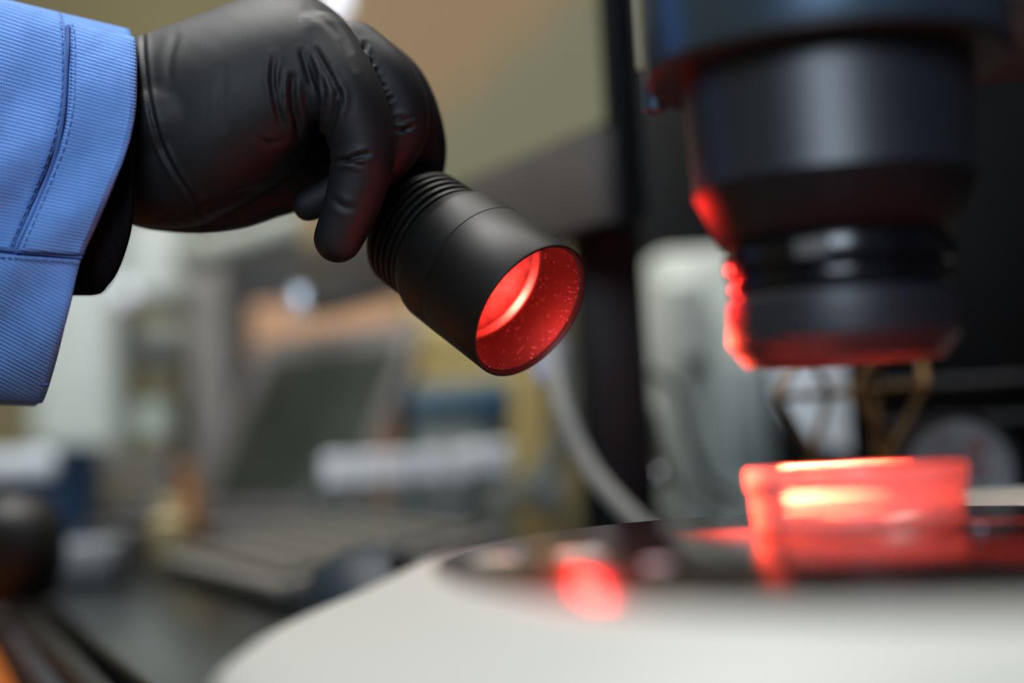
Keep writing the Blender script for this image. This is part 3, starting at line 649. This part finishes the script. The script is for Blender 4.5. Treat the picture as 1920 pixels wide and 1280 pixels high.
tp = box('white_block', P(1022, 920, 1.05), (.022, .02, .028), mat('cap_white', (225, 232, 245), .35), None, .004); tag(tp, 'small white block standing by the foot of the clear hose', 'block')
bm = bmesh.new(); bmesh.ops.create_uvsphere(bm, u_segments=20, v_segments=12, radius=.006)
gl_ = fin('glass_marble', bm, mat('marble_chrome', (220, 225, 230), .08, 1), None, True); gl_.location = P(1236, 893, .90); tag(gl_, 'small shiny round bead beside the lower grey cable', 'bead')

# ------------------------------------------------------------------ tube rack with white-capped tubes
rk0 = P(628, 905, 1.28); rack = empty('tube_rack', (P(750, 905, 1.28).x, 1.28, .0005), frame((1, -.06, 0))); tag(rack, 'clear plastic tube rack holding white-capped tubes behind the keyboard', 'rack')
m_rk = clear_mat('rack_clear', (170, 180, 180), .4, .4)
for z in (.004, .035, .062): box('rack_plate', (0, 0, z), (.150, .060, .003), m_rk, rack, .0008)
for x in (-.0735, .0735): box('rack_end', (x, 0, .032), (.003, .060, .063), m_rk, rack, .0008)
m_cap = mat('tube_cap_white', (246, 248, 255), .35, noise=.03); m_tube = clear_mat('tube_clear', (210, 214, 210), .5, .4)
def vial(loc, label, group, h=.072, r=.0088):
    o = empty('sample_tube', loc); tag(o, label, 'tube', group)
    lathe('tube_body', [(r * .5, 0), (r * .8, .003), (r * .82, h - .012)], m_tube, o, 16)
    lathe('cap', [(r, h - .016), (r * 1.05, h - .014), (r * 1.05, h + .006), (r * .85, h + .008)], m_cap, o, 18)
    return o
names = ['leftmost', 'second', 'third', 'fourth', 'rightmost']
for j in range(2):
    for i in range(5):
        q = rack.matrix_world @ Vector((-.056 + i * .028, -.016 + j * .032, .0062))
        vial(q, f"{names[i]} white-capped tube in the {'front' if j == 0 else 'back'} row of the clear rack", 'tubes in the clear rack')
for k, px in enumerate((895, 940)):
    q = P(px, 900, 1.30); vial(Vector((q.x, q.y, .0005)), 'white-capped tube standing just right of the rack' if k == 0 else 'white-capped tube standing between the rack and the hose', 'loose capped tubes', .082, .0105)

# ------------------------------------------------------------------ boxes behind the rack
yb = upright('cardboard_box', 640, 1010, 1.92, .30, .2, mat('box_ochre', (190, 170, 108), .75, noise=.12, nscale=12), 'ochre cardboard box standing behind the blue storage box', 'box', bev=.003)
box('box_flap', (0, -.103, .25), (.25, .004, .075), mat('box_ochre_flap', (196, 178, 120), .75), yb, .001)
bb = upright('storage_box', 772, 958, 1.42, .112, .10, mat('storage_grey', (128, 138, 132), .35), 'grey-green storage box with a dusty blue lid in front of the ochre box', 'box', bev=.006)
box('box_lid', (0, 0, .133), (.104, .106, .044), mat('storage_blue', (92, 116, 132), .35), bb, .008)
box('lid_latch', (.034, -.056, .128), (.024, .010, .040), mat('latch_blue', (48, 84, 112), .35), bb, .004)
tn = upright('tan_carton', 478, 772, 1.72, .278, .12, mat('carton_tan', (188, 146, 112), .7, noise=.15, nscale=14), 'tan carton showing above the laptop screen', 'carton', bev=.003)
box('tape_strip', (0, -.0615, .10), (.03, .002, .19), mat('tape_brown', (150, 116, 86), .4), tn, .0005)
ps = upright('black_post', 738, 782, 1.56, .20, .03, mat('post_navy', (22, 30, 36), .5), 'thin black post between the tan carton and the ochre box', 'post', bev=.002)
box('post_base', (0, 0, .004), (.06, .06, .008), m_black, ps, .002)

# ------------------------------------------------------------------ left background: white instrument, post, beam, trays
m_wi = mat('instrument_white', (196, 204, 198), .4, noise=.05); m_wg = mat('instrument_grey', (120, 122, 112), .45); m_dk = mat('instrument_dark', (70, 74, 76), .4)
a = P(210, 800, 2.0)
wi = empty('bench_microscope', (a.x, 2.0, .0005)); tag(wi, 'pale out-of-focus bench microscope beneath the blue sleeve', 'microscope')
def wl(px, py, dd=0): return P(px, py, 2.0 + dd) - Vector((a.x, 2.0, .0005))
def at(px, py, d=0): return Matrix.Translation(wl(px, py, d))
box('pillar', wl(150, 600, .08), (.135, .12, .40), m_wi, wi, .03, seg=4)
box('stand_base', (.02, -.01, .02), (.24, .26, .04), m_wi, wi, .01)
lathe('head', [(.03, -.06), (.046, -.05), (.050, 0), (.046, .05), (.03, .06)], m_wi, wi, 32, T=at(292, 490))
lathe('eyepiece', [(.016, 0), (.018, .003), (.018, .04), (.014, .042)], mat('eyepiece_white', (235, 240, 245), .2, .2), wi, 24, T=at(242, 556, -.05) @ Matrix.Rotation(PI / 2, 4, 'X'))
lathe('turret', [(.02, -.03), (.042, -.026), (.046, .01), (.03, .03)], m_wg, wi, 32, T=at(305, 640, -.02))
lathe('turret_lens', [(.010, 0), (.02, .002), (.02, .03)], m_dk, wi, 24, T=at(290, 660, -.06) @ Matrix.Rotation(PI / 2, 4, 'X'))
lathe('objective', [(.012, -.02), (.022, -.016), (.026, .02)], mat('objective_cream', (176, 170, 140), .4), wi, 24, T=at(310, 715, -.02))
lathe('condenser', [(.016, -.024), (.026, -.02), (.026, .018), (.02, .022)], mat('condenser_pale', (186, 200, 190), .35), wi, 24, T=at(286, 785, -.03))
dkb = upright('dark_cabinet', 330, 700, 2.22, .52, .3, mat('cabinet_black', (12, 13, 13), .6), 'black cabinet in the far background behind the grey post', 'cabinet', z0=-.748)
box('cabinet_door', (0, -.152, .62), (.26, .006, .9), mat('cabinet_door_black', (16, 17, 17), .5), dkb, .002)
gp = upright('grey_post', 360, 428, 1.64, .34, .03, mat('post_grey', (118, 114, 108), .5), 'grey upright post left of the laptop screen', 'post', bev=.004)
box('post_foot', (0, 0, .005), (.08, .08, .010), m_black, gp, .002)
bmm = tube('pale_beam', [P(360, 478, 1.50), P(470, 450, 1.50), P(640, 395, 1.50)], W(34, 1.5), mat('beam_pale', (150, 154, 142), .45), n=14); tag(bmm, 'pale slanting beam crossing the top of the grey post under the hand', 'beam')
kk = box('corner_highlight', P(562, 566, 1.12), (.014, .010, .024), mat('highlight_pale', (215, 225, 235), .25, .4), None, .004); tag(kk, 'pale block painted as the highlight at the lower corner of the monitor', 'clip')  # pale block added for the specular highlight on the chin corner
tray0 = P(235, 900, 1.70)
for i, nm in enumerate(('lowest', 'middle', 'topmost')):
    o = empty('paper_tray', (tray0.x, 1.70, .0005 + i * .038)); tag(o, f'grey flat paper tray, {nm} of the stack at left', 'tray', 'stacked grey paper trays')
    box('tray_floor', (0, .05, .003), (.135, .20, .005), mat('tray_grey', (112, 110, 108), .5), o, .001)
    box('tray_front', (0, -.051, .010), (.135, .004, .018), bpy.data.materials['tray_grey'], o, .001)
    for sx_ in (-.066, .066): box('tray_side', (sx_, .05, .019), (.004, .20, .0365), bpy.data.materials['tray_grey'], o, .001)
nb = box('notebook', (-.362, 1.12, .0145), (.09, .11, .028), mat('notebook_bluegrey', (128, 136, 142), .5), None, .003, rot=Matrix.Rotation(.15, 3, 'Z')); tag(nb, 'blue-grey closed notebook lying left of the keyboard', 'notebook')
q = P(65, 835, 1.52); bas = empty('blue_basin', (q.x, 1.52, .0005)); tag(bas, 'dark blue plastic basin at the left edge behind the trays', 'basin')
lathe('bowl', [(.045, 0), (.058, .01), (.068, .105), (.072, .112), (.066, .112), (.055, .014), (.04, .008)], mat('basin_blue', (44, 72, 104), .3), bas, 40)
bg_ = box('shine_block', (q.x - .005, 1.437, .095), (.11, .018, .030), mat('shine_white', (200, 208, 212), .3), None, .008); tag(bg_, 'white block painted as the shine on the blue basin', 'highlight')  # white block added for the shine on the basin
for px, py, d, r, h, c, lb in ((352, 885, 1.30, .014, .085, (128, 84, 38), 'amber brown bottle behind the laptop deck'), (318, 940, 1.22, .016, .055, (176, 160, 116), 'short cream bottle in front of the amber bottle')):
    q = P(px, py, d); o = empty('reagent_bottle', (q.x, d, .0005)); tag(o, lb, 'bottle', 'small reagent bottles')
    lathe('bottle_body', [(r * .9, 0), (r, .003), (r, h * .7), (r * .5, h * .82), (r * .5, h * .86)], mat('bottle_' + str(px), c, .25), o, 24)
    lathe('bottle_cap', [(r * .6, h * .86), (r * .62, h), (r * .5, h * 1.02)], mat('cap_' + str(px), tuple(min(255, v + 20) for v in c), .4), o, 24)
# black rounded speaker at the left edge
q = P(28, 1005, .93); spk = empty('desk_speaker', (q.x, .93, .0005)); tag(spk, 'black rounded desk speaker at the left edge of the desk', 'speaker')
lathe('shell', [(.020, 0), (.027, .003), (.034, .025), (.035, .040), (.032, .056), (.022, .067), (.008, .071)], mat('speaker_black', (9, 9, 10), .5), spk, 40)
lathe('grille', [(.020, 0), (.022, .002), (.018, .004), (.006, .0045)], m_black, spk, 32, T=Matrix.Translation((.006, -.033, .036)) @ Matrix.Rotation(PI / 2, 4, 'X'))
# below the desk edge: wooden side cabinet; grey cable channel along the desk
box('cable_channel', (-.30, -.0135, .722), (.55, .010, .035), mat('channel_grey', (52, 51, 54), .6, spec=.2), desk, .004)
box('cable_channel', (.27, -.0135, .722), (.56, .010, .035), bpy.data.materials['channel_grey'], desk, .004)
wc = empty('side_cabinet', (F0 + E * -.42 - B * .222) + Vector((0, 0, -.749)), RE); tag(wc, 'orange-brown wooden side cabinet below the desk edge at the lower left corner', 'cabinet')
m_wood = mat('cabinet_wood', (150, 84, 38), .9, noise=.2, nscale=12, spec=.05)
box('cabinet_body', (0, 0, .355), (.52, .38, .71), m_wood, wc, .004); box('cabinet_top', (0, 0, .718), (.54, .40, .018), m_wood, wc, .004)
for x in (-.13, .13):
    dw = box('cabinet_door', (x, -.194, .35), (.24, .012, .62), m_wood, wc, .003); box('handle', (x * .25, -.206, .45), (.012, .016, .10), m_black, dw, .003)
bpy.context.view_layer.update()
